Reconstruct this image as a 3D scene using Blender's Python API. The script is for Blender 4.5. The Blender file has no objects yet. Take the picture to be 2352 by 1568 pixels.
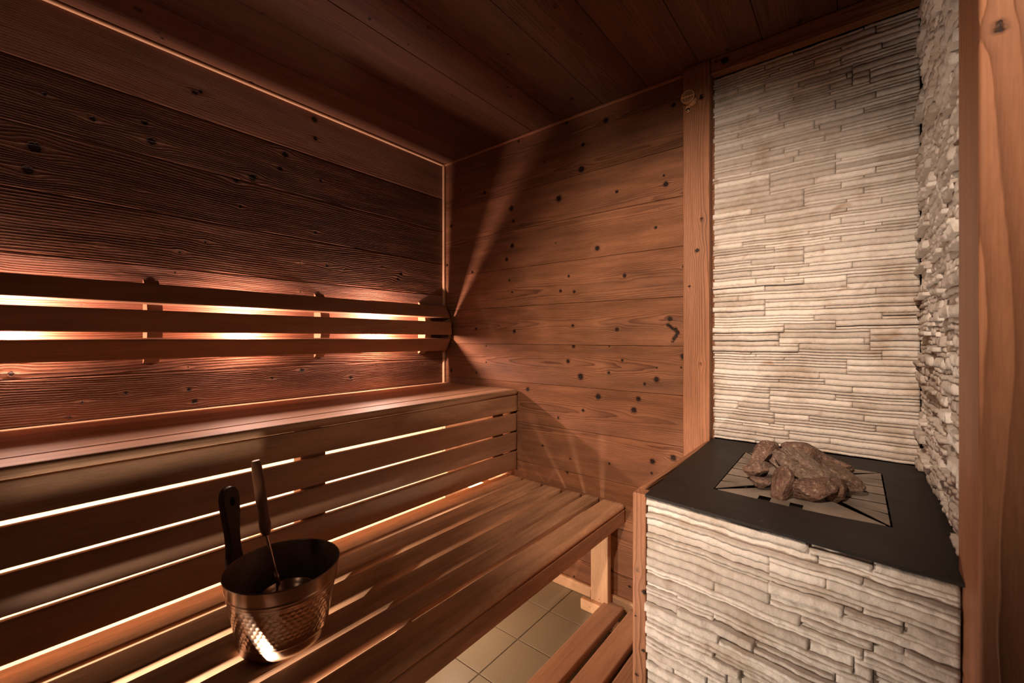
import bpy, bmesh, math, random
import numpy as np
from mathutils import Vector, Matrix, noise as mnoise

SC = bpy.context.scene
COL = SC.collection

# ------------------------------------------------------------------ camera
FPX = 977.5                       # focal length in pixels of the 2352 px frame
YAW = math.atan(789/977.5)
cd = bpy.data.cameras.new('camera'); cam = bpy.data.objects.new('camera', cd); COL.objects.link(cam)
cam.location = (1.75, -1.577, 1.065); cam.rotation_euler = (math.pi/2, 0, YAW)
cd.sensor_width = 36; cd.lens = FPX/2352*36; cd.shift_y = -8/2352; cd.clip_start = .02
cd.dof.use_dof = True; cd.dof.focus_distance = 1.45; cd.dof.aperture_fstop = 4.5
SC.camera = cam

# ------------------------------------------------------------------ world, view, lights
W = bpy.data.worlds.new('world'); SC.world = W; W.use_nodes = True
W.node_tree.nodes['Background'].inputs[0].default_value = (.75, .62, .70, 1)
W.node_tree.nodes['Background'].inputs[1].default_value = .012
vs = SC.view_settings
vs.view_transform = 'Standard'; vs.look = 'None'; vs.gamma = 1; vs.use_curve_mapping = False
vs.exposure = 0.0

def point(name, loc, power, col, r=.02):
    l = bpy.data.lights.new(name, 'POINT'); l.energy = power; l.color = col; l.shadow_soft_size = r
    o = bpy.data.objects.new(name, l); COL.objects.link(o); o.location = loc; return o
def aim(o, tgt):
    o.rotation_euler = (Vector(tgt)-o.location).to_track_quat('-Z', 'Y').to_euler()
def area(name, loc, tgt, power, col, sx, sy, spread=180):
    l = bpy.data.lights.new(name, 'AREA'); l.shape = 'RECTANGLE'; l.size = sx; l.size_y = sy
    l.energy = power; l.color = col; l.spread = math.radians(spread)
    o = bpy.data.objects.new(name, l); COL.objects.link(o); o.location = loc; aim(o, tgt); return o
def spot(name, loc, tgt, power, col, size, blend=.5, r=.03):
    l = bpy.data.lights.new(name, 'SPOT'); l.energy = power; l.color = col; l.spot_size = math.radians(size)
    l.spot_blend = blend; l.shadow_soft_size = r
    o = bpy.data.objects.new(name, l); COL.objects.link(o); o.location = loc; aim(o, tgt); return o

PINK = (1, .66, .54); WARM = (1, .765, .58); CREAM = (1, .86, .70)
for y, e in ((-.43, 23), (-.985, 14), (-1.53, 11), (-2.05, 6)):       # lamps screwed to the wall behind the backrest
    point('backrest_lamp', (.029, y, 1.092), e, PINK, .009)
area('bench_strip', (.44, -1.15, .35), (.0, -1.15, .42), 46, (1, .90, .76), 2.3, .05)   # light strip under the upper bench
spot('wall_fill', (1.15, -2.2, 1.50), (.80, 0, .95), 26, WARM, 60, 1., .12)  # added broad fill behind the camera for the wooden back wall
spot('stone_fill', (1.50, -2.10, 1.85), (1.27, 0, .95), 270, WARM, 52, 1., .035)  # added unseen spot, narrow cone shaped for the bright area on the stone
point('under_bench_fill', (.60, -.50, .30), 2.2, CREAM, .02)  # added fill that brightens the leg and the foot of the back wall
spot('floor_lamp', (.95, -1.45, .15), (.72, -.90, .36), 40, CREAM, 150, .25, .02)           # lamp on the floor under the lower bench
spot('post_fill', (2.06, -1.15, 1.85), (2.00, -.8, 1.50), 19, WARM, 64, 1., .04)  # added spot out of view, brightens the top of the foreground post

# ------------------------------------------------------------------ materials
def newmat(name):
    m = bpy.data.materials.new(name); m.use_nodes = True; nt = m.node_tree; nt.nodes.clear()
    out = nt.nodes.new('ShaderNodeOutputMaterial'); b = nt.nodes.new('ShaderNodeBsdfPrincipled')
    nt.links.new(b.outputs[0], out.inputs[0]); return m, nt, b
class G:
    def __init__(s, nt): s.nt = nt
    def lk(s, v, sock):
        if isinstance(v, bpy.types.NodeSocket): s.nt.links.new(v, sock)
        else:
            try: sock.default_value = v
            except Exception: sock.default_value = (*v, 1)
    def attr(s, n):
        a = s.nt.nodes.new('ShaderNodeAttribute'); a.attribute_name = n; return a.outputs['Fac']
    def m(s, op, a, b=0., c=0., clamp=False):
        n = s.nt.nodes.new('ShaderNodeMath'); n.operation = op; n.use_clamp = clamp
        s.lk(a, n.inputs[0]); s.lk(b, n.inputs[1])
        if op in ('MULTIPLY_ADD',): s.lk(c, n.inputs[2])
        return n.outputs[0]
    def vec(s, x, y, z):
        n = s.nt.nodes.new('ShaderNodeCombineXYZ'); s.lk(x, n.inputs[0]); s.lk(y, n.inputs[1]); s.lk(z, n.inputs[2]); return n.outputs[0]
    def noise(s, v, scale=1., det=2., rough=.5, dist=0.):
        n = s.nt.nodes.new('ShaderNodeTexNoise'); s.lk(v, n.inputs['Vector']); n.inputs['Scale'].default_value = scale
        n.inputs['Detail'].default_value = det; n.inputs['Roughness'].default_value = rough; n.inputs['Distortion'].default_value = dist
        return n.outputs['Fac']
    def mix(s, f, a, b, mode='MIX'):
        n = s.nt.nodes.new('ShaderNodeMix'); n.data_type = 'RGBA'; n.blend_type = mode
        s.lk(f, n.inputs[0]); s.lk(a, n.inputs[6]); s.lk(b, n.inputs[7]); return n.outputs[2]
    def rng(s, v, a, b, c=0., d=1., smooth=False):
        n = s.nt.nodes.new('ShaderNodeMapRange'); n.interpolation_type = 'SMOOTHSTEP' if smooth else 'LINEAR'
        s.lk(v, n.inputs[0])
        for i, q in enumerate((a, b, c, d)): s.lk(q, n.inputs[i+1])
        return n.outputs[0]
    def bump(s, h, dist, strength=1., normal=None):
        n = s.nt.nodes.new('ShaderNodeBump'); n.inputs['Distance'].default_value = dist; n.inputs['Strength'].default_value = strength
        s.lk(h, n.inputs['Height'])
        if normal is not None: s.lk(normal, n.inputs['Normal'])
        return n.outputs[0]
    def coord(s, kind='Object'):
        return s.nt.nodes.new('ShaderNodeTexCoord').outputs[kind]

def wood(name, light, dark, knot, contrast=.8, power=2.5, relief=.0008, fibre=.35, rough=.6, blotch=.5, spec=.14, ring_bright=0.):
    m, nt, b = newmat(name); g = G(nt)
    phi, kd, lon, wid, rnd = (g.attr(a) for a in ('phi', 'kd', 'lon', 'wid', 'rnd'))
    off = g.m('MULTIPLY', rnd, 37.)
    fr = g.m('FRACT', phi)
    late = g.m('POWER', fr, power)
    late = g.m('MULTIPLY', late, g.rng(fr, .93, 1., 1., 0.))
    amp = g.noise(g.vec(g.m('MULTIPLY', lon, 3.), g.m('MULTIPLY', phi, .35), off), 1., 2.)
    late2 = g.m('MULTIPLY', late, g.rng(amp, .25, .75, .35, 1.25))
    fib = g.noise(g.vec(g.m('MULTIPLY', lon, 14.), g.m('MULTIPLY', wid, 900.), off), 1., 3., .65)
    fib2 = g.noise(g.vec(g.m('MULTIPLY', lon, 45.), g.m('MULTIPLY', wid, 260.), off), 1., 2., .6)
    blo = g.noise(g.vec(g.m('MULTIPLY', lon, 4.), g.m('MULTIPLY', wid, 22.), off), 1., 3., .55)
    c = g.mix(g.m('MULTIPLY', late2, contrast, clamp=True), light, dark)
    f1 = g.m('MULTIPLY_ADD', g.m('SUBTRACT', fib, .5), fibre*1.6, 1.)
    f2 = g.m('MULTIPLY_ADD', g.m('SUBTRACT', fib2, .5), fibre, 1.)
    f3 = g.m('MULTIPLY_ADD', g.m('SUBTRACT', blo, .5), blotch*1.6, 1.)
    f4 = g.rng(rnd, 0., 1., .86, 1.14)
    v = g.m('MULTIPLY', g.m('MULTIPLY', f1, f2), g.m('MULTIPLY', f3, f4))
    c = g.mix(1., c, g.vec(v, v, v), 'MULTIPLY')
    kn = g.noise(g.vec(g.m('MULTIPLY', lon, 160.), g.m('MULTIPLY', wid, 160.), off), 1., 2.)
    kd2 = g.m('ADD', kd, g.m('MULTIPLY', g.m('SUBTRACT', kn, .5), .7))
    halo = g.rng(kd2, 1., 1.9, .6, 0., True)
    core = g.rng(kd2, .90, 1.15, 1., 0., True)
    c = g.mix(halo, c, g.mix(.5, dark, knot))
    c = g.mix(core, c, knot)
    nt.links.new(c, b.inputs['Base Color'])
    h = g.m('SUBTRACT', g.m('ADD', g.m('MULTIPLY', late2, 1.), g.m('MULTIPLY', fib, .18)), g.m('MULTIPLY', core, .8))
    nrm = g.bump(h, relief)
    nt.links.new(nrm, b.inputs['Normal'])
    b.inputs['Roughness'].default_value = rough; b.inputs['Specular IOR Level'].default_value = spec
    return m

KNOT = (.016, .007, .004)
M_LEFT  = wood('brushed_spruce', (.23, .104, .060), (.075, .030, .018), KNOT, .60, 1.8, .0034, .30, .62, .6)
M_GLOW   = wood('smooth_spruce_glow', (.40, .215, .150), (.19, .090, .060), KNOT, .5, 2., .0012, .30, .6, .6)  # smoother plank above the backrest, colour lightened to strengthen the lamp glow
M_BACK  = wood('knotty_pine', (.205, .086, .042), (.080, .028, .014), KNOT, .95, 2.2, .0010, .28, .55, .85)
M_CEIL  = wood('ceiling_pine', (.115, .051, .030), (.045, .018, .011), KNOT, .65, 2.6, .0010, .3, .55, .5)
M_BENCH = wood('bench_alder', (.43, .225, .120), (.24, .112, .058), KNOT, .55, 2., .0002, .50, .68, .7, .35)
M_SLAT  = wood('riser_alder', (.37, .185, .100), (.24, .112, .060), KNOT, .30, 2., .0002, .30, .6, .45, .35)
M_POST  = wood('post_pine', (.30, .130, .066), (.095, .036, .018), KNOT, .8, 2.2, .0012, .3, .5, .4)
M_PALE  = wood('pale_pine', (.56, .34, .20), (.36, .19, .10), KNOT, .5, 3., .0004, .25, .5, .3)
M_DUCK  = wood('duckboard_wood', (.45, .25, .15), (.28, .14, .08), KNOT, .45, 2.2, .0003, .25, .4, .4)
M_HAND  = wood('dark_handle_wood', (.050, .026, .018), (.025, .013, .009), KNOT, .4, 2., .0002, .2, .35, .3)
M_LHAND = wood('ladle_handle_wood', (.13, .052, .026), (.065, .024, .012), KNOT, .5, 2., .0002, .25, .38, .3)

def stone_mat():
    m, nt, b = newmat('split_face_stone'); g = G(nt)
    rnd = g.attr('rnd'); co = g.coord()
    n1 = g.noise(co, 9., 4., .6); n2 = g.noise(co, 70., 4., .6); n3 = g.noise(co, 3., 2., .5)
    c = g.mix(g.rng(rnd, 0., 1., 0., 1.), (.68, .585, .51), (.80, .725, .655))
    c = g.mix(g.rng(n1, .50, .70, 0., .7), c, (.47, .35, .25))
    sp = g.rng(g.noise(co, 16., 2., .5, .6), .67, .76, 0., .65)
    c = g.mix(sp, c, (.42, .24, .14))
    v = g.m('MULTIPLY', g.rng(n2, .3, .7, .90, 1.06), g.rng(rnd, 0., 1., .80, 1.04))
    c = g.mix(1., c, g.vec(v, v, v), 'MULTIPLY')
    nt.links.new(c, b.inputs['Base Color'])
    nt.links.new(g.bump(g.noise(co, 110., 6., .72), .0040), b.inputs['Normal'])
    b.inputs['Roughness'].default_value = .72; b.inputs['Specular IOR Level'].default_value = .25
    return m
M_STONE = stone_mat()

def simple(name, c1, c2, scale=20., rough=.5, metal=0., bump=0., bscale=60., det=4., spec=.4, lo=.35, hi=.65, rvar=0.):
    m, nt, b = newmat(name); g = G(nt); co = g.coord()
    n = g.noise(co, scale, det, .6)
    nt.links.new(g.mix(g.rng(n, lo, hi), c1, c2), b.inputs['Base Color'])
    b.inputs['Roughness'].default_value = rough; b.inputs['Metallic'].default_value = metal
    b.inputs['Specular IOR Level'].default_value = spec
    if rvar: nt.links.new(g.rng(g.noise(co, scale*.6, 3., .6), .3, .7, rough-rvar, rough+rvar), b.inputs['Roughness'])
    if bump: nt.links.new(g.bump(g.noise(co, bscale, 4., .6), bump), b.inputs['Normal'])
    return m
M_GROUT = simple('grout', (.14, .10, .07), (.10, .07, .05), 40., .9)
M_TILE  = simple('floor_tile', (.25, .215, .145), (.205, .175, .118), 260., .42, 0., .0001, 300., spec=.35)
M_DARK  = simple('dark_backing', (.03, .02, .015), (.02, .014, .01), 10., .9)
M_GRATE = simple('dusty_grate_metal', (.26, .205, .165), (.14, .108, .085), 14., .55, .25, .0002, 90., rvar=.1)
M_ROCK  = None
M_COPPER = simple('brushed_copper', (.56, .36, .25), (.42, .25, .17), 8., .30, 1., rvar=.05)
M_BIN   = simple('tarnished_copper', (.24, .15, .11), (.14, .085, .06), 14., .48, .6, rvar=.08)
M_SENS  = simple('tan_plastic', (.52, .27, .13), (.46, .23, .11), 30., .4)
M_STEEL = simple('screw_steel', (.6, .58, .55), (.5, .48, .46), 50., .3, 1.)

def slate_mat():
    m, nt, b = newmat('blackened_plate'); g = G(nt); co = g.coord()
    n = g.noise(co, 7., 5., .65); s = g.noise(co, 28., 3., .6, 1.2)
    c = g.mix(g.rng(n, .35, .7), (.013, .010, .009), (.028, .021, .018))
    c = g.mix(g.rng(s, .70, .80, 0., .5), c, (.16, .135, .10))
    nt.links.new(c, b.inputs['Base Color']); b.inputs['Roughness'].default_value = .45; b.inputs['Specular IOR Level'].default_value = .14
    nt.links.new(g.rng(n, .3, .7, .45, .65), b.inputs['Roughness'])
    nt.links.new(g.bump(g.noise(co, 60., 4., .6), .0004), b.inputs['Normal']); return m
M_SLATE = slate_mat()

def rock_mat():
    m, nt, b = newmat('sauna_rock'); g = G(nt); co = g.coord()
    n = g.noise(co, 16., 4., .65); n2 = g.noise(co, 150., 4., .7); n3 = g.noise(co, 45., 3., .6)
    rnd = g.attr('rnd')
    c = g.mix(g.rng(n, .38, .62), (.075, .032, .020), (.155, .080, .052))
    c = g.mix(g.m('MULTIPLY', rnd, .5), c, (.21, .16, .12))
    c = g.mix(g.rng(n2, .56, .66, 0., .75), c, (.36, .27, .20))
    c = g.mix(g.rng(n2, .34, .45, .85, 0.), c, (.030, .016, .012))
    c = g.mix(g.rng(n3, .60, .72, 0., .5), c, (.10, .055, .038))
    nt.links.new(c, b.inputs['Base Color']); b.inputs['Roughness'].default_value = .75
    nt.links.new(g.bump(g.m('ADD', n2, g.m('MULTIPLY', n3, 1.5)), .004), b.inputs['Normal']); return m
M_ROCK = rock_mat()

# ------------------------------------------------------------------ mesh building
ATT = ('phi', 'kd', 'lon', 'wid', 'rnd')
def V3(*a): return np.array(a, float)
X, Y, Z = V3(1,0,0), V3(0,1,0), V3(0,0,1)

def sines(x, rng, n=4, f=1.):
    s = np.zeros_like(x)
    for i in range(n):
        s += np.sin(x*f*(1.0+i*.83)*2*math.pi + rng.uniform(0, 6.28))/(1+i*.7)
    return s/2.

def woodfield(l, w, t, seed, sp, pith, knots, wav=.004):
    rng = np.random.default_rng(seed)
    ws, kd = w.copy(), np.full_like(l, 4.)
    for kl, kw, kr in knots:
        du, dv = l-kl, w-kw
        e = np.exp(-(du/(4.2*kr))**2-(dv/(3.0*kr))**2)
        ws = ws - dv*e*.86
        d = np.sqrt(du**2+dv**2*.9)/kr
        kd = np.minimum(kd, d)
    wx, tx = pith
    dw = ws-wx + wav*1.2*sines(l, rng, 4, .55) + .0009*sines(l*1.0+w*6, rng, 3, 3.5)
    dt = t-tx + wav*2.2*sines(l, rng, 3, .42)
    R = np.sqrt(dw**2+dt**2) + .0005*sines(l+w*11., rng, 3, 5.)
    return R/sp, kd

def rrect(Wd, T, r, res):
    """closed outline of a rounded rectangle, as (w, t) rows"""
    r = min(r, Wd*.49, T*.49); out = []
    cs = [(Wd/2-r, T/2-r, 0), (-Wd/2+r, T/2-r, 90), (-Wd/2+r, -T/2+r, 180), (Wd/2-r, -T/2+r, 270)]
    ns = 3
    for i, (cx, cy, a0) in enumerate(cs):
        for k in range(ns+1):
            a = math.radians(a0+90*k/ns); out.append((cx+r*math.cos(a), cy+r*math.sin(a)))
        nx = cs[(i+1) % 4]; a = math.radians(nx[2])
        p = out[-1]; q = (nx[0]+r*math.cos(a), nx[1]+r*math.sin(a))
        n = max(1, int(math.hypot(q[0]-p[0], q[1]-p[1])/res))
        for k in range(1, n): out.append((p[0]+(q[0]-p[0])*k/n, p[1]+(q[1]-p[1])*k/n))
    return np.array(out)

class MB:
    def __init__(s): s.v = []; s.f = []; s.n = 0; s.a = {k: [] for k in ATT}; s.flat = []
    def add(s, v, faces, attrs, flat=False):
        s.v.append(v)
        s.f += [tuple(i+s.n for i in f) for f in faces]; s.flat += [flat]*len(faces)
        for k in ATT:
            q = attrs.get(k, 0.)
            s.a[k].append(np.full(len(v), q) if np.isscalar(q) else q)
        s.n += len(v)
    def board(s, O, L, Wd, T, al, aw, at, r=.003, resl=.012, resw=.004, sp=.005, pith=None, knots=(), seed=0, warp=None, wav=.004):
        rng = random.Random(seed)
        if pith is None: pith = (rng.uniform(-.6, .6)*Wd, -rng.uniform(.03, .12))
        O = np.array(O, float); al, aw, at = (np.array(q, float) for q in (al, aw, at))
        cs = rrect(Wd, T, r, resw); m = len(cs)
        ce = rrect(Wd-2*r*.7, T-2*r*.7, r*.5, resw)
        n = max(2, int(L/resl)); ls = np.concatenate([[0], np.linspace(min(r, L*.2), L-min(r, L*.2), n), [L]])
        ringw = np.tile(cs[:, 0], (len(ls), 1)); ringt = np.tile(cs[:, 1], (len(ls), 1))
        k = 1-1.2*r/max(Wd, .01); k2 = max(.3, 1-1.2*r/max(T, .005))
        for e in (0, -1): ringw[e] *= k; ringt[e] *= k2
        ll = np.repeat(ls[:, None], m, 1)
        l, w, t = ll.ravel(), ringw.ravel(), ringt.ravel()
        rn = rng.random()
        phi, kd = woodfield(l, w, t, seed, sp, pith, knots, wav)
        w2, t2, l2 = (w, t, l) if warp is None else warp(w, t, l)
        P = O + l2[:, None]*al + w2[:, None]*aw + t2[:, None]*at
        flip = np.dot(np.cross(al, aw), at) < 0
        F = []
        N = len(ls)
        for i in range(N-1):
            for j in range(m):
                a, b = i*m+j, i*m+(j+1) % m
                q = (a, b, b+m, a+m)
                F.append(q if not flip else q[::-1])
        at_ = dict(phi=phi+rng.random()*50, kd=kd, lon=l+rng.random()*30, wid=w+t*1.3, rnd=rn)
        s.add(P, F, at_)
        for e, base in ((0, 0), (1, (N-1)*m)):
            idx = np.arange(base, base+m); f = tuple(range(m))
            if (e == 0) != flip: f = f[::-1]
            s.add(P[idx], [f], {k: (q[idx] if not np.isscalar(q) else q) for k, q in at_.items()}, True)
    def stone(s, O, au, av, an, u0, v0, u, h, prot, rng, res=.005, rough=.0022, back=0., slope=0., wave=1.):
        nu = max(3, int(u/res)); nv = max(3, int(h/res*1.15))
        us = np.concatenate([[0], np.linspace(.0011, u-.0011, nu), [u]]); vs_ = np.concatenate([[0], np.linspace(.0009, h-.0009, nv), [h]])
        U, Vv = np.meshgrid(us, vs_, indexing='ij')
        e = np.minimum(np.minimum(U, u-U), np.minimum(Vv, h-Vv))
        ph = rng.uniform(0, 6.28, 6)
        f = np.clip(e/.0024, 0, 1)**.5
        wob = (np.sin(U*(60+ph[0]*14)+ph[1])+np.sin(U*170+Vv*90+ph[2])+.7*np.sin(U*330-Vv*200+ph[3]))*rough*.5
        tilt = slope*(U/u-.5) + rng.uniform(-.12, .06)*(Vv-h/2)
        d = prot+wob+tilt-.0035*(1-f)
        d = np.maximum(d, .001)
        border = np.zeros_like(U, bool); border[0] = border[-1] = True; border[:, 0] = border[:, -1] = True
        d[border] = -back
        uu, vv = u0+U, v0+Vv
        # shared waviness of the courses
        vw = vv + wave*(.0018*np.sin(uu*23+vv*9)+.0011*np.sin(uu*61-vv*31+1.3))
        P = np.array(O)+uu.ravel()[:, None]*au+vw.ravel()[:, None]*av+d.ravel()[:, None]*an
        n1, n2 = U.shape; flip = np.dot(np.cross(au, av), an) < 0
        F = []
        for i in range(n1-1):
            for j in range(n2-1):
                q = (i*n2+j, (i+1)*n2+j, (i+1)*n2+j+1, i*n2+j+1)
                F.append(q[::-1] if flip else q)
        s.add(P, F, dict(rnd=rng.random()))
    def box(s, lo, hi):
        (x0, y0, z0), (x1, y1, z1) = lo, hi
        v = np.array([(x, y, z) for x in (x0, x1) for y in (y0, y1) for z in (z0, z1)], float)
        F = [(0,1,3,2), (4,6,7,5), (0,4,5,1), (2,3,7,6), (0,2,6,4), (1,5,7,3)]
        s.add(v, F, dict(kd=4.), True)
    def prism(s, pts, lo, hi, axis=2):
        """polygon (list of 2D points) pushed along an axis from lo to hi"""
        n = len(pts); v = []
        for h in (lo, hi):
            for p in pts:
                q = list(p); q.insert(axis, h); v.append(q)
        ar = sum(pts[i][0]*pts[(i+1) % n][1]-pts[(i+1) % n][0]*pts[i][1] for i in range(n))
        ccw = ar > 0
        if axis == 1: ccw = not ccw
        F = [tuple(range(n-1, -1, -1)), tuple(range(n, 2*n))]+[(i, (i+1) % n, n+(i+1) % n, n+i) for i in range(n)]
        if not ccw: F = [f[::-1] for f in F]
        s.add(np.array(v, float), F, dict(kd=4.), True)
    def lathe(s, prof, n=96, disp=None, c=(0,0,0)):
        prof = np.array(prof, float); m = len(prof); v = []
        A = np.linspace(0, 2*math.pi, n, endpoint=False)
        r = np.repeat(prof[:, 0][None], n, 0); z = np.repeat(prof[:, 1][None], n, 0); a = np.repeat(A[:, None], m, 1)
        if disp is not None: r = r+disp(a, z, r)
        P = np.stack([c[0]+r*np.cos(a), c[1]+r*np.sin(a), c[2]+z], -1).reshape(-1, 3)
        F = [(i*m+j, ((i+1) % n)*m+j, ((i+1) % n)*m+j+1, i*m+j+1) for i in range(n) for j in range(m-1)]
        s.add(P, F, dict(kd=4.))
    def tube(s, pts, rad, n=14, sp=.004, seed=0, sx=1., cap=True):
        pts = np.array(pts, float); rad = np.broadcast_to(rad, len(pts)); N = len(pts); T = np.gradient(pts, axis=0)
        T /= np.linalg.norm(T, axis=1)[:, None]; up = np.array([0, 0, 1.]) if abs(T[0][2]) < .9 else np.array([1., 0, 0])
        B = np.cross(T, up); B /= np.linalg.norm(B, axis=1)[:, None]; Nn = np.cross(B, T)
        A = np.linspace(0, 2*math.pi, n, endpoint=False); L = np.concatenate([[0], np.cumsum(np.linalg.norm(np.diff(pts, axis=0), axis=1))])
        P = pts[:, None]+rad[:, None, None]*(np.cos(A)[None, :, None]*B[:, None]*sx+np.sin(A)[None, :, None]*Nn[:, None])
        w = (rad[:, None]*np.cos(A)).ravel(); t = (rad[:, None]*np.sin(A)).ravel(); l = np.repeat(L, n)
        phi, kd = woodfield(l, w, t, seed, sp, (.01, -.03), ())
        F = [(i*n+j, i*n+(j+1) % n, (i+1)*n+(j+1) % n, (i+1)*n+j) for i in range(N-1) for j in range(n)]
        F = [f[::-1] for f in F]
        s.add(P.reshape(-1, 3), F, dict(phi=phi, kd=kd, lon=l, wid=w+t*1.3, rnd=.5))
        if cap:
            for k, rev in ((0, False), (N-1, True)):
                f = tuple(range(n)); s.add(P[k], [f if not rev else f[::-1]], dict(kd=4.), True)
    def build(s, name, mat, parent=None, kind=None, origin=None):
        me = bpy.data.meshes.new(name); v = np.concatenate(s.v)
        if origin is not None: v = v-np.array(origin)
        me.from_pydata(v.tolist(), [], s.f); me.validate(); me.update()
        for k in ATT:
            q = np.concatenate(s.a[k]).astype(np.float32)
            a = me.attributes.new(k, 'FLOAT', 'POINT'); a.data.foreach_set('value', q)
        me.polygons.foreach_set('use_smooth', [not f for f in s.flat][:len(me.polygons)])
        me.materials.append(mat); o = bpy.data.objects.new(name, me); COL.objects.link(o)
        if origin is not None and parent is None: o.location = origin
        if parent is not None: o.parent = parent
        if kind: o['kind'] = kind
        return o

def thing(name, label, cat, loc=(0, 0, 0), group=None):
    o = bpy.data.objects.new(name, None); COL.objects.link(o); o.location = loc; o.empty_display_size = .1
    o['label'] = label; o['category'] = cat
    if group: o['group'] = group
    return o
def tag(o, label, cat, group=None):
    o['label'] = label; o['category'] = cat
    if group: o['group'] = group
    return o
# ------------------------------------------------------------------ room shell
CH = 2.01; YB = -2.45; DEP = .018
# knots in the boards (along, across, radius in metres)
KB = [(0.478,1.504,0.0086),(0.444,1.443,0.0078),(0.024,1.461,0.0069),(0.215,1.405,0.0065),(0.461,1.342,0.0052),(0.79,1.331,0.0054),(1.045,1.31,0.0071),(0.926,1.433,0.0089),(0.723,1.483,0.004),(1.168,1.478,0.0047),(0.749,1.27,0.0063),(0.817,1.262,0.0062),(0.478,1.283,0.0052),(0.912,1.248,0.003),(1.271,1.321,0.0058),(1.221,1.135,0.0079),(1.012,1.099,0.0072),(0.811,1.118,0.0062),(0.491,1.097,0.0077),(0.241,1.112,0.0065),(0.814,1.029,0.0069),(0.979,1.031,0.0036),(0.787,0.965,0.0078),(1.035,0.977,0.005),(0.977,0.925,0.0058),(0.849,0.902,0.0114),(1.171,0.91,0.0094),(1.173,0.954,0.004),(1.126,0.89,0.0055),(1.269,0.997,0.0091),(1.26,0.959,0.0039),(0.571,0.828,0.0083),(0.931,0.825,0.0103),(1.101,0.831,0.0083),(1.083,0.786,0.0098),(0.86,0.761,0.0061),(0.738,0.716,0.0055),(0.655,0.581,0.0049),(0.796,0.548,0.0046),(0.784,0.486,0.0054),(0.979,0.56,0.0044),(1.156,0.601,0.0088),(1.233,0.628,0.0092),(1.154,0.556,0.0048),(0.313,1.025,0.0045),(0.312,0.944,0.0045),(0.244,0.888,0.0055),(0.057,0.891,0.0078),(1.213,1.112,0.006),(1.226,1.104,0.006),(1.240,1.096,0.007),(1.248,1.084,0.007),(1.242,1.072,0.006),(1.236,1.062,0.006),(1.230,1.052,0.005),(0.779,1.991,0.0058),(0.965,1.944,0.0094),(0.517,1.99,0.0055),(0.86,1.876,0.007),(0.852,1.775,0.0112),(0.663,1.856,0.0045),(0.301,1.795,0.0084),(0.128,1.847,0.0053),(0.473,1.683,0.0111),(0.485,1.621,0.0079),(0.74,1.675,0.0117),(1.012,1.646,0.006),(1.199,1.665,0.0043),(1.206,1.632,0.0086),(1.183,1.546,0.0031),(0.927,1.432,0.0082),(1.167,1.478,0.005),(0.058,1.668,0.009),(1.233,1.914,0.0073),(1.147,1.851,0.0031),(1.188,2.013,0.0056),(1.267,1.973,0.003),(0.988,0.133,0.0074),(1.066,0.097,0.0054)]
KL = [(-1.128,1.9,0.0073),(-1.111,1.911,0.0052),(-1.379,1.711,0.0072),(-1.26,1.747,0.0077),(-1.243,1.695,0.0107),(-1.492,1.589,0.0125),(-1.504,1.522,0.01),(-0.833,1.789,0.0108),(-0.949,1.665,0.0114),(-1.004,1.64,0.0089),(-0.852,1.729,0.0084),(-0.716,1.974,0.0102),(-0.712,1.896,0.0076),(-1.031,1.728,0.0044),(-1.273,1.531,0.0038),(-0.69,1.728,0.0064),(-1.475,1.741,0.0059),(-0.615,1.749,0.004),(-0.99,1.547,0.005),(-0.711,1.506,0.0064),(-1.167,1.352,0.0058),(-1.095,1.398,0.0052),(-1.359,1.342,0.0037),(-1.18,1.282,0.0041),(-1.319,1.262,0.0031),(-1.404,1.163,0.0036),(-1.534,0.969,0.0066),(-1.149,0.967,0.0034),(-1.305,0.895,0.0054),(-1.396,0.878,0.0051),(-1.143,0.891,0.0067),(-1.129,0.849,0.0076),(-1.428,0.838,0.005),(-0.66,1.375,0.0075),(-0.586,1.367,0.0066),(-0.282,1.385,0.0087),(-0.299,1.357,0.0086),(-0.394,1.397,0.0047),(-0.776,1.37,0.004),(-0.768,0.934,0.0081),(-0.552,0.888,0.0078),(-0.881,0.91,0.0048),(-0.143,0.927,0.0052),(-0.776,1.252,0.004)]
KC = [(-0.863,0.63,0.0061),(-0.728,0.74,0.0059),(-0.72,0.629,0.0038),(-0.592,0.696,0.0025),(-0.483,0.849,0.0049),(-0.557,1.083,0.0068),(-0.488,1.033,0.0059),(-0.414,1.088,0.0046),(-0.338,0.728,0.005),(-0.12,0.875,0.0076),(-0.199,1.047,0.0037),(-0.335,0.837,0.0032),(-0.441,0.531,0.004),(-0.444,0.495,0.0041),(-0.458,0.34,0.0037),(-0.119,0.404,0.0055),(-0.609,0.466,0.0038),(-0.726,0.349,0.0038),(-0.648,0.399,0.0033),(-1.065,0.406,0.0061),(-1.035,0.326,0.0037),(-0.806,0.36,0.0036),(-0.78,0.314,0.0037),(-0.727,0.351,0.0038),(-1.244,0.07,0.0064),(-1.225,0.048,0.0047),(-1.133,0.129,0.0033),(-0.957,0.01,0.0066),(-0.887,0.146,0.0043),(-0.707,0.148,0.0047),(-0.743,0.141,0.0029),(-1.05,0.493,0.0038)]
KP = [(1.341,1.47,0.0057),(1.326,1.366,0.0063),(1.3,1.243,0.0045),(1.337,0.975,0.005),(1.34,1.889,0.0075),(1.324,1.955,0.002)]


def near(knots, a0, a1, lo, hi):
    return [k for k in knots if lo <= k[1] < hi and a0 <= k[0] <= a1]

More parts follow.
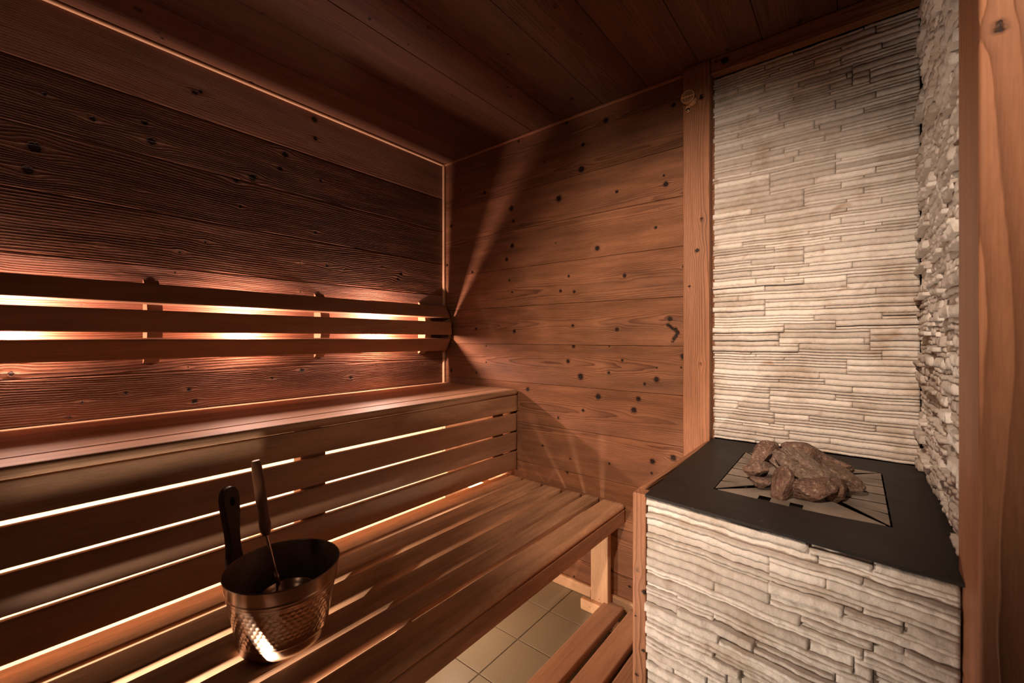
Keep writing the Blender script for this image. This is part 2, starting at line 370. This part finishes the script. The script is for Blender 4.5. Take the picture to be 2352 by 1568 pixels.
# left wall: wide brushed planks running towards the corner
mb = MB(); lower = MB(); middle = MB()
seams = [0, .25, .43, .605, .78, .953, 1.122, 1.296, 1.468, 1.643, 1.818, CH]
for i in range(len(seams)-1):
    z0, z1 = seams[i]+.0006, seams[i+1]-.0006; zc = (z0+z1)/2
    ks = [(k[0]-YB, k[1]-zc, k[2]) for k in near(KL, YB, 0, z0, z1)]
    rg = random.Random(100+i); a = -1.6
    while a > YB: ks.append((a-YB, rg.uniform(-.06, .06), rg.uniform(.004, .010))); a -= rg.uniform(.15, .4)
    sp = (.0075, .006, .0065, .0060, .0062, .0068, .0060, .0080, .0070, .0070, .0062)[i]
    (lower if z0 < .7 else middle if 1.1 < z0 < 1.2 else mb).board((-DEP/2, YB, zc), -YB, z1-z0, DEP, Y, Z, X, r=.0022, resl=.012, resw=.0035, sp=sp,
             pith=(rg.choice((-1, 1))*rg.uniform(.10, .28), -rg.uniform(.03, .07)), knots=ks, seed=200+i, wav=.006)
mb.build('wall_left', M_LEFT, kind='structure'); lower.build('wall_left_lower', M_PALE, kind='structure'); middle.build('wall_left_middle', M_GLOW, kind='structure')
mb = MB(); mb.box((-.04, YB, 0), (-DEP-.001, .04, CH)); mb.build('wall_left_backing', M_DARK, kind='structure')

# back wall: knotty planks
mb = MB()
seams = [0, .13, .31, .49, .672, .857, 1.035, 1.214, 1.396, 1.577, 1.755, 1.934, CH]
for i in range(len(seams)-1):
    z0, z1 = seams[i]+.0005, seams[i+1]-.0005; zc = (z0+z1)/2
    ks = [(k[0], k[1]-zc, k[2]) for k in near(KB, 0, 1.37, z0, z1)]
    rg = random.Random(300+i)
    if z1 < .5:
        for q in range(4): ks.append((rg.uniform(.1, 1.3), rg.uniform(-.05, .05), rg.uniform(.004, .008)))
    mb.board((0, DEP/2, zc), 1.372, z1-z0, DEP, X, Z, -Y, r=.0018, resl=.009, resw=.0035, sp=rg.uniform(.0038, .0055),
             pith=(rg.uniform(-.08, .08), -rg.uniform(.015, .06)), knots=ks, seed=400+i, wav=.005)
mb.build('wall_back', M_BACK, kind='structure')
mb = MB(); mb.box((-.04, DEP+.001, 0), (2.2, .045, CH)); mb.build('wall_back_backing', M_DARK, kind='structure')

# ceiling boards run the same way as the left wall
mb = MB()
seams = [0, .205, .40, .60, .758, .955, 1.14, 1.33, 1.52, 1.71, 1.90, 2.10, 2.3]
for i in range(len(seams)-1):
    x0, x1 = seams[i]+.0008, seams[i+1]-.0008; xc = (x0+x1)/2
    ks = [(k[0]-YB, k[1]-xc, k[2]) for k in near(KC, YB, 0, x0, x1)]
    rg = random.Random(500+i); a = -1.3 if i < 7 else -.05
    while a > YB: ks.append((a-YB, rg.uniform(-.07, .07), rg.uniform(.004, .009))); a -= rg.uniform(.2, .5)
    mb.board((xc, YB, CH+DEP/2), -YB, x1-x0, DEP, Y, X, -Z, r=.0025, resl=.014, resw=.0045, sp=rg.uniform(.0045, .0065),
             pith=(rg.uniform(-.07, .07), -rg.uniform(.015, .05)), knots=ks, seed=600+i, wav=.005)
mb.build('ceiling', M_CEIL, kind='structure')
mb = MB(); mb.box((-.04, YB, CH+DEP+.001), (2.3, .045, CH+.045)); mb.build('ceiling_backing', M_DARK, kind='structure')

# floor: 20 cm tiles with joints
mb = MB(); mb.box((-.04, YB, -.03), (2.3, .045, -.0022)); mb.build('floor', M_GROUT, kind='structure')
mb = MB(); rg = random.Random(7)
for i in range(-5, 8):
    for j in range(-12, 2):
        x0, y0 = .82+.2*i+.0018, -.192+.2*j+.0018; x1, y1 = x0+.1964, y0+.1964
        x0, x1 = max(x0, 0.), min(x1, 2.2); y1 = min(y1, 0.)
        if x1-x0 < .01 or y1-y0 < .01: continue
        mb.board((x0, (y0+y1)/2, -.004), x1-x0, y1-y0, .008, X, Y, Z, r=.0014, resl=.2, resw=.2, seed=rg.randrange(9999))
mb.flat = [True]*len(mb.flat); mb.build('floor_tiles', M_TILE, kind='structure')

# skirting, corner strip, ceiling strip
mb = MB(); mb.board((0, -.010, .0225), 1.36, .045, .020, X, Z, -Y, r=.005, resl=.03, sp=.003, seed=31)
mb.build('baseboard_back', M_PALE, kind='structure')
mb = MB(); mb.board((.0075, -.0075, 0), CH-.002, .015, .015, Z, X, -Y, r=.005, resl=.02, resw=.003, sp=.003, seed=32)
mb.build('trim_1', M_PALE, kind='structure')
mb = MB(); mb.board((.006, YB, CH-.007), -YB-.016, .012, .012, Y, X, Z, r=.0045, resl=.02, resw=.003, sp=.003, seed=33)
mb.build('trim_2', M_PALE, kind='structure')
mb = MB(); mb.board((.01, -.005, CH-.006), 1.26, .010, .012, X, Y, Z, r=.0035, resl=.02, resw=.003, sp=.003, seed=34)
mb.build('trim_3', M_POST, kind='structure')

# upright board left of the stone, beam above it, post in the foreground
mb = MB()
mb.board((1.3225, -.019, .0), 2.008, .087, .038, Z, X, -Y, r=.003, resl=.012, resw=.0035, sp=.0048, pith=(.045, -.02),
         knots=[(k[1], k[0]-1.3225, k[2]) for k in KP], seed=35)
mb.build('trim_4', M_POST, kind='structure')
mb = MB()
mb.board((1.368, -.017, 1.982), .83, .054, .034, X, Z, -Y, r=.003, resl=.012, resw=.0035, sp=.006, pith=(.01, -.03), knots=[(.045, .004, .010), (.02, .012, .006)], seed=36)
mb.build('trim_5', M_POST, kind='structure')
mb = MB()
mb.board((1.949, -.735, 0), CH-.002, .160, .135, Z, X, -Y, r=.004, resl=.012, resw=.0035, sp=.0095, pith=(.02, -.11),
         knots=[(1.443, -.063, .0065), (1.455, -.026, .0085), (.70, .0, .010), (1.84, -.04, .008), (.42, -.02, .008)], seed=37, wav=.006)
mb.build('trim_6', M_POST, kind='structure')

# ------------------------------------------------------------------ split-face stone
def stonework(mb, O, au, av, an, Wd, H, seed, cu=.012, cv=.0095, hs=(1, 1, 1, 2, 2), lmin=5, lmax=32, pr=(.004, .012), jut=.1, res=.0055, rough=.0022, wave=1.):
    rng = np.random.default_rng(seed); nu, nv = int(round(Wd/cu)), int(round(H/cv)); cu, cv = Wd/nu, H/nv
    # rows come in bands whose height is shared, so long joints run through
    occ = np.zeros((nu+1, nv+1), bool)
    for j in range(nv):
        i = 0
        while i < nu:
            if occ[i, j]: i += 1; continue
            h = int(rng.choice(hs)); h = min(h, nv-j)
            L = int(rng.integers(lmin, lmax)*(1.2 if h == 1 else 1.))
            k = 0
            while k < L and i+k < nu and not occ[i+k, j]: k += 1
            if nu-(i+k) < lmin and not occ[i+k:nu, j].any(): k = nu-i
            while h > 1 and occ[i:i+k, j+h-1].any(): h -= 1
            occ[i:i+k, j:j+h] = True
            p = rng.uniform(*pr)+(rng.uniform(.006, .011) if rng.random() < jut else 0)
            mb.stone(O, au, av, an, i*cu, j*cv, k*cu-.0004, h*cv-.0004, p, rng, res, rough, .004, rng.uniform(-.002, .002), wave)
            i += k

mb = MB()
stonework(mb, V3(1.367, .006, .722), X, Z, -Y, .519, 1.232, 11, cv=.0088, cu=.013, hs=(1, 1, 1, 2, 2), lmin=6, lmax=30, pr=(.003, .008), jut=.06, rough=.0009, wave=.45)
mb.build('wall_back_stone', M_STONE, kind='structure')
mb = MB()
stonework(mb, V3(1.892, 0, .722), -Y, Z, -X, .668, 1.232, 12, cv=.0105, pr=(.002, .012), jut=.3, lmin=3, lmax=16, rough=.0024)
mb.build('wall_right_stone', M_STONE, kind='structure')
mb = MB(); mb.box((1.899, -.667, 0), (1.93, .012, CH)); mb.build('wall_right', M_DARK, kind='structure')
mb = MB(); mb.box((1.93, -.70, 0), (2.2, -.66, CH)); mb.build('wall_right_return', M_DARK, kind='structure')

def rootloc(o):
    while o.parent is not None: o = o.parent
    return tuple(o.location)
def part(mb, name, mat, parent, label=None):
    """part (or sub-part) of a thing whose Empty stands at its base; vertices are given in room coordinates"""
    o = mb.build(name, mat, parent, origin=rootloc(parent))
    if label: o['label'] = label
    return o

# ------------------------------------------------------------------ backrest
t = thing('backrest', 'three-slat curved wooden backrest along the left wall, lit from behind', 'backrest', (0, -1.2, .99))
def slat(xc, zc, h, tilt, sd, end):
    mb = MB(); a = math.radians(tilt)
    al, aw, at = Y, V3(-math.sin(a), 0, math.cos(a)), V3(math.cos(a), 0, math.sin(a))
    mb.board((xc, YB, zc), -YB+end, h, .018, al, aw, at, r=.0045, resl=.015, resw=.005, sp=.006, pith=(.02, -.08), seed=sd, knots=[(1.0+sd*.1 % 1, .01, .004)])
    return mb
part(slat(.052, 1.201, .068, 25, 51, -.022), 'slat', M_SLAT, t, 'topmost backrest slat')
part(slat(.072, 1.116, .068, 0, 52, -.016), 'slat', M_SLAT, t, 'middle backrest slat')
part(slat(.052, 1.032, .068, -25, 53, -.022), 'slat', M_SLAT, t, 'lowest backrest slat')
def support(yc, wd, sd, deep=1.):
    mb = MB(); n = 14
    pts = [(.001, .985), (.001, 1.250)]
    for k in range(n+1):
        u = -1+2*k/n; z = 1.1165-u*.128
        pts.append((max(.006, (.0610-.050*abs(u)**2.4)*deep), z))
    mb.prism([(p[0], p[1]) for p in pts], yc-wd/2, yc+wd/2, axis=1)
    for k in ('lon', 'wid', 'phi'):
        mb.a[k][-1] = mb.v[-1][:, 2]*(1 if k == 'lon' else .7 if k == 'wid' else 160.)
    return mb
for i, y in enumerate((-2.32, -1.783, -1.245, -.70, -.16)):
    part(support(y, .038, 60+i), 'support', M_SLAT, t)
part(support(-.011, .018, 66, 1.), 'support', M_SLAT, t, 'end support against the knotty wall')

# ------------------------------------------------------------------ upper bench
t = thing('upper_bench', 'high wooden sauna bench along the left wall with slatted riser front', 'bench', (.25, -1.2, .45))
def bd(x0, x1, z1, T, sd, ya=YB, yb=-.006, r=.003, mat=None, sp=.006, kn=(), wav=.003, pith=None):
    mb = MB(); mb.board(((x0+x1)/2, ya, z1-T/2), yb-ya, x1-x0, T, Y, X, Z, r=r, resl=.016, resw=.005, sp=sp, seed=sd, knots=kn, wav=wav, pith=pith); return mb
for i, (a, b, r) in enumerate(((.012, .1525, .002), (.1530, .3155, .002), (.3160, .4245, .002), (.4250, .520, .010))):
    part(bd(a, b, .825, .025, 70+i, r=r, sp=.011, pith=(.03-.02*i, -.16)), 'seat_board', M_BENCH, t)
def upright(x1, z0, z1, T, sd, ya=YB, yb=-.004, r=.003, sp=.008):
    mb = MB(); mb.board((x1-T/2, ya, (z0+z1)/2), yb-ya, z1-z0, T, Y, Z, X, r=r, resl=.016, resw=.005, sp=sp, seed=sd, pith=(.01, -.2), wav=.002); return mb
part(upright(.514, .7235, .7975, .018, 80), 'front_board', M_BENCH, t)
for i, (z0, z1) in enumerate(((.6315, .7115), (.5425, .6225), (.4520, .5345))):
    part(upright(.512, z0, z1, .018, 81+i, r=.004), 'riser_slat', M_SLAT, t)
for i, (y0, y1) in enumerate(((-2.2, -2.12), (-1.60, -1.60+.001), (-.999, -.924), (-.155, -.083), (-.032, -.004))):
    if y1-y0 < .01: continue
    mb = MB(); mb.board((.470, (y0+y1)/2, .455), .335, y1-y0, .045, Z, Y, X, r=.002, resl=.02, seed=90+i); part(mb, 'stud', M_SLAT, t)

# ------------------------------------------------------------------ lower bench
t = thing('lower_bench', 'low wooden sauna bench with six seat boards carrying the copper bucket', 'bench', (.76, -1.2, 0))
for i, (a, b, r, T) in enumerate(((.455, .550, .005, .022), (.567, .664, .006, .022), (.683, .769, .006, .022), (.791, .861, .005, .022), (.878, .940, .005, .022), (.957, 1.052, .011, .024))):
    part(bd(a, b, .42, T, 110+i, ya=YB, yb=(-.012, -.016, -.022, -.014, -.008, -.006)[i], r=r, sp=.010, pith=((-1)**i*.025, -.12)), 'seat_board', M_BENCH, t)
part(upright(1.050, .343, .3965, .018, 120), 'front_board', M_BENCH, t)
for i, y in enumerate((-.10, -.962, -1.9)):
    mb = MB(); mb.board((.02, y, .3715), 1.008, .045, .045, X, Y, Z, r=.002, resl=.03, seed=130+i); part(mb, 'joist', M_PALE, t)
mb = MB(); mb.board((.9765, -.067, 0), .349, .073, .030, Z, X, -Y, r=.004, resl=.012, sp=.004, seed=140, knots=[(.055, .0, .003), (.012, .015, .009), (.006, -.022, .008), (.018, -.005, .006)])
part(mb, 'leg', M_PALE, t, 'pale leg stained dark at the foot, in front of the knotty wall')
mb = MB(); mb.board((.9765, -1.9, 0), .349, .073, .030, Z, X, -Y, r=.004, resl=.012, sp=.004, seed=141)
part(mb, 'leg', M_PALE, t)
mb = MB(); mb.board((.907, -.0935, .021), .092, .042, .022, X, Z, -Y, r=.004, resl=.008, sp=.004, seed=145, knots=[(.042, .002, .0032)])
tag(mb.build('foot_block', M_PALE, origin=(.95, -.09, 0)), 'small pale wood block with a screw hole at the foot of the lower bench leg', 'block')

# ------------------------------------------------------------------ duckboard
t = thing('duckboard', 'wooden slatted duckboard on the tiled floor beside the stove enclosure', 'duckboard', (1.2, -1.2, 0))
for i, (a, b) in enumerate(((.995, 1.071), (1.094, 1.172), (1.190, 1.268), (1.286, 1.350))):
    part(bd(a, b, .050, .026, 150+i, ya=-2.3, yb=-.060 if i < 1 else -.052, r=.0035, sp=.007), 'slat', M_DUCK, t)
for i, y in enumerate((-.135, -.95, -1.9)):
    mb = MB(); mb.board((1.012, y, .012), .338, .040, .0235, X, Y, Z, r=.002, resl=.03, seed=160+i); part(mb, 'batten', M_DUCK, t)

# ------------------------------------------------------------------ stove enclosure
t = thing('stove_enclosure', 'low white split-stone stove enclosure with dark metal top and grate in the corner', 'stove', (1.62, -.35, 0))
mb = MB(); A_, B_ = V3(1.389, -.648, 0), V3(1.868, -.699, 0); au = (B_-A_)/np.linalg.norm(B_-A_); an = V3(au[1], -au[0], 0)
stonework(mb, A_, au, Z, an, np.linalg.norm(B_-A_), .7135, 13, cu=.012, cv=.0088, hs=(1, 1, 2, 2), lmin=5, lmax=28, pr=(.001, .013), jut=.24, res=.0042, rough=.0014, wave=.8)
part(mb, 'stone_cladding', M_STONE, t)
mb = MB(); mb.prism([(1.372, -.628), (1.372, -.640), (1.868, -.692), (1.868, -.680)], 0, .7135); part(mb, 'front_panel', M_DARK, t)
mb = MB(); mb.board((1.361, -.615, .3575), .614, .715, .014, Y, Z, -X, r=.002, resl=.03, resw=.02, sp=.006, seed=170); part(mb, 'side_panel', M_POST, t)
mb = MB(); mb.board((1.3725, -.638, 0), .7165, .031, .036, Z, X, -Y, r=.003, resl=.01, resw=.003, sp=.0065, pith=(.03, -.02), seed=171,
                    knots=[(.545, -.004, .004), (.50, .012, .005), (.37, .010, .004), (.31, -.005, .004), (.44, -.008, .002)])
part(mb, 'corner_post', M_POST, t, 'weathered wooden corner post')
O4 = [(1.368, -.012), (1.889, -.012), (1.889, -.7205), (1.3905, -.667)]
I4 = [(1.491, -.139), (1.803, -.145), (1.803, -.544), (1.498, -.535)]
mb = MB()
for k in range(4): mb.prism([O4[k], O4[(k+1) % 4], I4[(k+1) % 4], I4[k]], .7165, .7220)
part(mb, 'top_plate', M_SLATE, t, 'blackened metal top plate')
mb = MB(); mb.box((1.44, -.60, .40), (1.85, -.08, .62)); part(mb, 'stove_body', M_DARK, t)
g_ = MB(); zt0, zt1 = .7212, .7226
def plate(name, polys):
    m_ = MB()
    for p in polys: m_.prism(p, zt0, zt1)
    return m_
def side_plate(xo_b, xo_f, xi, yb, yf, ib, if_, sgn):
    """plate with slots that run in from its outer edge"""
    ps = []; n = 6; gap = .010; ys = np.linspace(yb, yf, n+1)
    xs = xi-sgn*.020
    ps.append([(xs, ib), (xi, ib-.006), (xi, if_+.006), (xs, if_)])
    for k in range(n):
        a = ys[k]-(gap/2 if k else 0); b = ys[k+1]+(gap/2 if k < n-1 else 0)
        def xo(y): return xo_b+(xo_f-xo_b)*(y-yb)/(yf-yb)
        # inner end follows the diagonals
        def yc(y): return min(max(y, if_), ib)
        ps.append([(xo(a), a), (xs, yc(a)), (xs, yc(b)), (xo(b), b)])
    return ps
gp = part(plate('g', side_plate(1.4945, 1.5005, 1.592, -.146, -.527, -.235, -.440, 1)), 'grate', M_GRATE, t)
m_ = plate('g', side_plate(1.7995, 1.7995, 1.702, -.151, -.537, -.235, -.440, -1)); part(m_, 'grate_plate', M_GRATE, gp)
m_ = plate('g', [[(1.507, -.5335), (1.597, -.4470), (1.697, -.4470), (1.793, -.5425), (1.720, -.5480), (1.667, -.5480), (1.667, -.519), (1.644, -.518), (1.644, -.5465), (1.610, -.5435), (1.610, -.513), (1.587, -.512), (1.587, -.5415)]])
part(m_, 'grate_plate', M_GRATE, gp)
m_ = plate('g', [[(1.504, -.1435), (1.793, -.1490), (1.697, -.2300), (1.597, -.2300)]]); part(m_, 'grate_plate', M_GRATE, gp)
mb = MB(); mb.box((1.575, -.47, .690), (1.72, -.21, .700)); part(mb, 'rock_tray', M_DARK, t)

# ------------------------------------------------------------------ rocks
def ico():
    bm = bmesh.new(); bmesh.ops.create_icosphere(bm, subdivisions=5, radius=1.)
    v = np.array([x.co[:] for x in bm.verts]); f = [tuple(q.index for q in p.verts) for p in bm.faces]; bm.free(); return v, f
IV, IF_ = ico()
RIGHT, AWAY = V3(math.cos(YAW), math.sin(YAW), 0), V3(-math.sin(YAW), math.cos(YAW), 0)
ROCKS = []
def rock(c, size, ax, up, seed, rnd, label, bend=0.):
    rng = np.random.default_rng(seed); v = IV.copy()
    for k in range(13):
        n = rng.normal(size=3); n /= np.linalg.norm(n); d = rng.uniform(.48, .80)
        p = v@n; m = p > d; v[m] -= ((p[m]-d)*.96)[:, None]*n
    off = rng.uniform(0, 50, 3)
    for i in range(len(v)):
        q = Vector(v[i]); a = mnoise.noise(q*1.6+Vector(off))*.10+mnoise.noise(q*4.+Vector(off))*.05+mnoise.noise(q*10.+Vector(off))*.022+abs(mnoise.noise(q*6.-Vector(off)))*.03
        v[i] *= 1+a
    v[:, 2] -= bend*(v[:, 0]**2)
    a = np.array(ax, float); a /= np.linalg.norm(a); u = np.array(up, float); u -= a*np.dot(u, a); u /= np.linalg.norm(u); s_ = np.cross(u, a)
    sx, sy, sz = (q*1.10 for q in size)
    P = np.array(c)+v[:, :1]*sx/2*a+v[:, 1:2]*sy/2*s_+v[:, 2:3]*sz/2*u
    mb = MB(); mb.add(P, IF_, dict(rnd=rnd, kd=4.))
    o = mb.build('sauna_rock', M_ROCK, origin=tuple(c)); tag(o, label, 'rock', 'rocks piled on the stove grate'); ROCKS.append(o)
UP = Z
rock((1.656, -.452, .786), (.150, .078, .062), RIGHT*.82-UP*.42-AWAY*.25, UP+(-AWAY)*.5, 1, .9, 'large pale elongated rock lying slanted on top of the pile')
rock((1.566, -.300, .768), (.100, .06, .050), RIGHT*.75+UP*.45, UP, 2, .1, 'slender reddish rock leaning up at the back left of the pile', .2)
rock((1.654, -.300, .785), (.115, .06, .050), RIGHT*.9-UP*.15, UP, 3, .3, 'long brown rock at the very back top of the pile', .35)
rock((1.712, -.312, .766), (.105, .07, .045), RIGHT*.85-UP*.45, UP, 4, .2, 'thin dark brown rock at the right back edge of the pile', .2)
rock((1.712, -.390, .752), (.110, .08, .060), RIGHT*.8-UP*.4-AWAY*.3, UP, 5, .4, 'grey-brown rock sloping down to the right side grate slots')
rock((1.574, -.440, .762), (.062, .05, .046), RIGHT, UP, 6, .35, 'blocky rock on the left, above the small broken one')
rock((1.610, -.400, .772), (.048, .05, .055), RIGHT*.3+UP, UP+RIGHT, 7, 1., 'small pale rock tucked between the left and the top rocks')
rock((1.583, -.478, .739), (.046, .04, .032), RIGHT, UP, 8, .5, 'smallest cracked rock at the lower left of the pile')
rock((1.628, -.498, .751), (.074, .05, .062), UP*.8+RIGHT*.3, -AWAY+UP*.3, 9, .05, 'upright reddish rock at the front centre left of the pile')
rock((1.682, -.487, .747), (.088, .055, .056), RIGHT, UP, 10, .1, 'rounded triangular rock at the front right of the pile')
rock((1.719, -.455, .746), (.068, .05, .045), UP*.9-RIGHT*.2, -AWAY, 11, .05, 'dark red rock standing behind the front right rock')

# ------------------------------------------------------------------ bucket
BC = (.790, -1.172, .4205)
t = thing('bucket', 'copper sauna bucket with hammered band and dark handle standing on the lower bench', 'bucket', BC)
prof = [(.0, 0.), (.062, .0), (.072, .0008), (.0790, .0030), (.0835, .0075), (.0855, .0125)]
zz = np.linspace(.0145, .157, 88); prof += [(.0859+(z-.0145)*.181, z) for z in zz]
hammer = dict(z0=.036, z1=.112)
def disp(a, z, r):
    d = np.zeros_like(z)
    for zc, amp in ((.030, .0010), (.1185, .0012), (.122, .0008), (.1255, .0012)): d += amp*np.exp(-((z-zc)/.0014)**2)
    pitch = .0098; rows = np.floor((z-hammer['z0'])/(pitch*.866)); n = 52
    u = a/(2*math.pi)*n+(rows % 2)*.5; du = (u-np.floor(u)-.5)*pitch; dv = (z-hammer['z0'])-(rows+.5)*pitch*.866
    q = np.sqrt(du**2+dv**2)/(pitch*.5); band = (z > hammer['z0']) & (rows < 9)
    return d - np.where(band, .0007*np.clip(1-q**2, 0, 1), 0)*1.
mb = MB(); mb.lathe(prof, 420, disp, BC)
bk = part(mb, 'body', M_COPPER, t)
mb = MB(); ip = [(.1122, .1568), (.1128, .1585), (.1119, .1598), (.1108, .1592)]+[(.0859-.0012+(z-.0145)*.181, z) for z in zz[::-4]]+[(.076, .006), (.0, .005)]
mb.lathe(ip, 128, None, BC); part(mb, 'lining', M_BIN, t, 'tarnished dark inside')
# handle: a flat paddle with a hole, fixed to the far left side
HD = (-RIGHT*.985+AWAY*.17); HD /= np.linalg.norm(HD); HS = np.cross(Z, HD)
half = [(-.020, .0135), (.00, .0175), (.035, .020), (.080, .0215), (.120, .0215), (.150, .0195), (.165, .0170), (.185, .0142), (.215, .0148), (.245, .0180), (.275, .0212), (.292, .0215), (.305, .0185), (.313, .0115), (.316, .004)]
def handle():
    mb = MB(); out = [(-w, z) for z, w in half]+[(w, z) for z, w in half[::-1]]
    hole = [(.0050*math.cos(q), .283+.0095*math.sin(q)) for q in np.linspace(0, 2*math.pi, 17)[:-1]]
    # bridge outline and hole through a seam so one polygon carries the hole
    bm = bmesh.new()
    def loop(pts, off): return [bm.verts.new((p[0], off, p[1])) for p in pts]
    def edges(vs): return [bm.edges.new((vs[i], vs[(i+1) % len(vs)])) for i in range(len(vs))]
    eo, eh = edges(loop(out, 0)), edges(loop(hole, 0))
    bmesh.ops.triangle_fill(bm, edges=eo+eh, use_beauty=True)
    r = bmesh.ops.extrude_face_region(bm, geom=bm.faces[:])
    bmesh.ops.translate(bm, vec=(0, .017, 0), verts=[q for q in r['geom'] if isinstance(q, bmesh.types.BMVert)])
    bmesh.ops.recalc_face_normals(bm, faces=bm.faces)
    bm.normal_update()
    es = [e for e in bm.edges if len(e.link_faces) == 2 and e.calc_face_angle(0) > .9]
    bmesh.ops.bevel(bm, geom=es, offset=.0035, segments=3, affect='EDGES', profile=.6)
    bm.verts.index_update()
    v = np.array([x.co[:] for x in bm.verts]); F = [tuple(q.index for q in p.verts) for p in bm.faces]; bm.free()
    # radial offset follows the bucket side below the rim, then leans a little outwards
    z = v[:, 2]; rad = np.where(z < .158, .0859+np.maximum(z-.0145, 0)*.181, .1118+(z-.158)*.10+0.0*z)+v[:, 1]+.0015
    P = np.array(BC)+rad[:, None]*HD+v[:, :1]*HS+z[:, None]*Z
    mb.add(P, F, dict(kd=4., lon=z, wid=v[:, 0]+v[:, 1], phi=v[:, 0]*150, rnd=.4)); return mb
hh = handle(); hb = part(hh, 'handle', M_HAND, t, 'dark wooden paddle handle with a hole')
# ------------------------------------------------------------------ ladle
P0 = V3(.806, -1.178, .497); P1 = V3(.796, -1.1905, .571); P2 = V3(.781, -1.203, .649); P3 = V3(.763, -1.217, .806)
t = thing('ladle', 'wooden-handled copper ladle resting inside the bucket', 'ladle', tuple(P0))
mb = MB(); n = 24; pts = [P2+(P3-P2)*k/n for k in range(n+1)]
rad = [.0065, .0092, .0105, .0112, .0112]+[.0108]*(n-9)+[.0102, .0100, .0097, .0092, .0075]
mb.tube(pts, np.array(rad), 16, .003, 5); part(mb, 'handle', M_LHAND, t, 'round wooden handle')
mb = MB(); mb.tube([P1+(P2-P1)*k/6 for k in range(8)], .0032, 12); mb.tube([P1+(P1-P2)*.05, P1, P1+(P1-P2)*.18, P1+(P1-P2)*.36], np.array([.0032, .0036, .0042, .0030]), 12)
mb.tube([P1+(P1-P2)*.2, P1+V3(.002, .002, -.040), V3(.800, -1.2125, .517)], .0030, 10); part(mb, 'rod', M_COPPER, t)
mb = MB(); rr = .048; bp = [(0, -.030), (.015, -.0295), (.028, -.026), (.038, -.018), (.0445, -.008), (.0475, 0), (.0488, .001), (.0485, -.001), (.0455, -.009), (.039, -.0192), (.0285, -.0275), (.015, -.031), (0, -.0315)]
mb.lathe([(r*1.06, z) for r, z in bp], 64, None, (.790, -1.162, .516)); part(mb, 'bowl', M_COPPER, t, 'round bowl')

# ------------------------------------------------------------------ temperature sensor on the upright board
SX, SZ = 1.3015, 1.889
t = thing('temperature_sensor', 'small round tan sensor with a slatted cover on the upright board', 'sensor', (SX, -.039, SZ))
def rotlathe(mb, prof, n, c):
    m = MB(); m.lathe(prof, n, None, (0, 0, 0)); v = m.v[0]; P = np.stack([c[0]+v[:, 0], c[1]-v[:, 2], c[2]+v[:, 1]], -1)
    mb.add(P, m.f, dict(kd=4.))
mb = MB(); rotlathe(mb, [(0, 0), (.019, 0), (.019, .004), (.016, .005), (.014, .016), (0, .016)], 40, (SX+.006, -.0385, SZ-.004)); part(mb, 'base', M_SENS, t)
mb = MB(); rotlathe(mb, [(.0195, .0), (.0225, .0), (.0225, .005), (.0195, .005), (.0195, .0)], 48, (SX, -.058, SZ+.004))
for k in range(-4, 5):
    x = k*.0046; hh_ = math.sqrt(max(.0205**2-x*x, 1e-6)); mb.box((SX+x-.0009, -.0628, SZ+.004-hh_), (SX+x+.0009, -.0590, SZ+.004+hh_))
mb.box((SX-.0205, -.0634, SZ+.004-.0026), (SX+.0205, -.0590, SZ+.004+.0026)); part(mb, 'cover_grille', M_SENS, t)
mb = MB(); mb.box((SX-.010, -.0440, SZ-.036), (SX+.002, -.0385, SZ-.012)); rotlathe(mb, [(0, 0), (.0078, 0), (.0078, .0055), (.0042, .0055), (.0042, .003), (0, .003)], 24, (SX-.004, -.0385, SZ-.034)); bt = part(mb, 'mounting_tab', M_SENS, t)
mb = MB(); rotlathe(mb, [(0, 0), (.0034, 0), (.0034, .004), (.0018, .0052), (0, .0054)], 20, (SX-.004, -.0415, SZ-.034)); part(mb, 'screw', M_STEEL, bt)
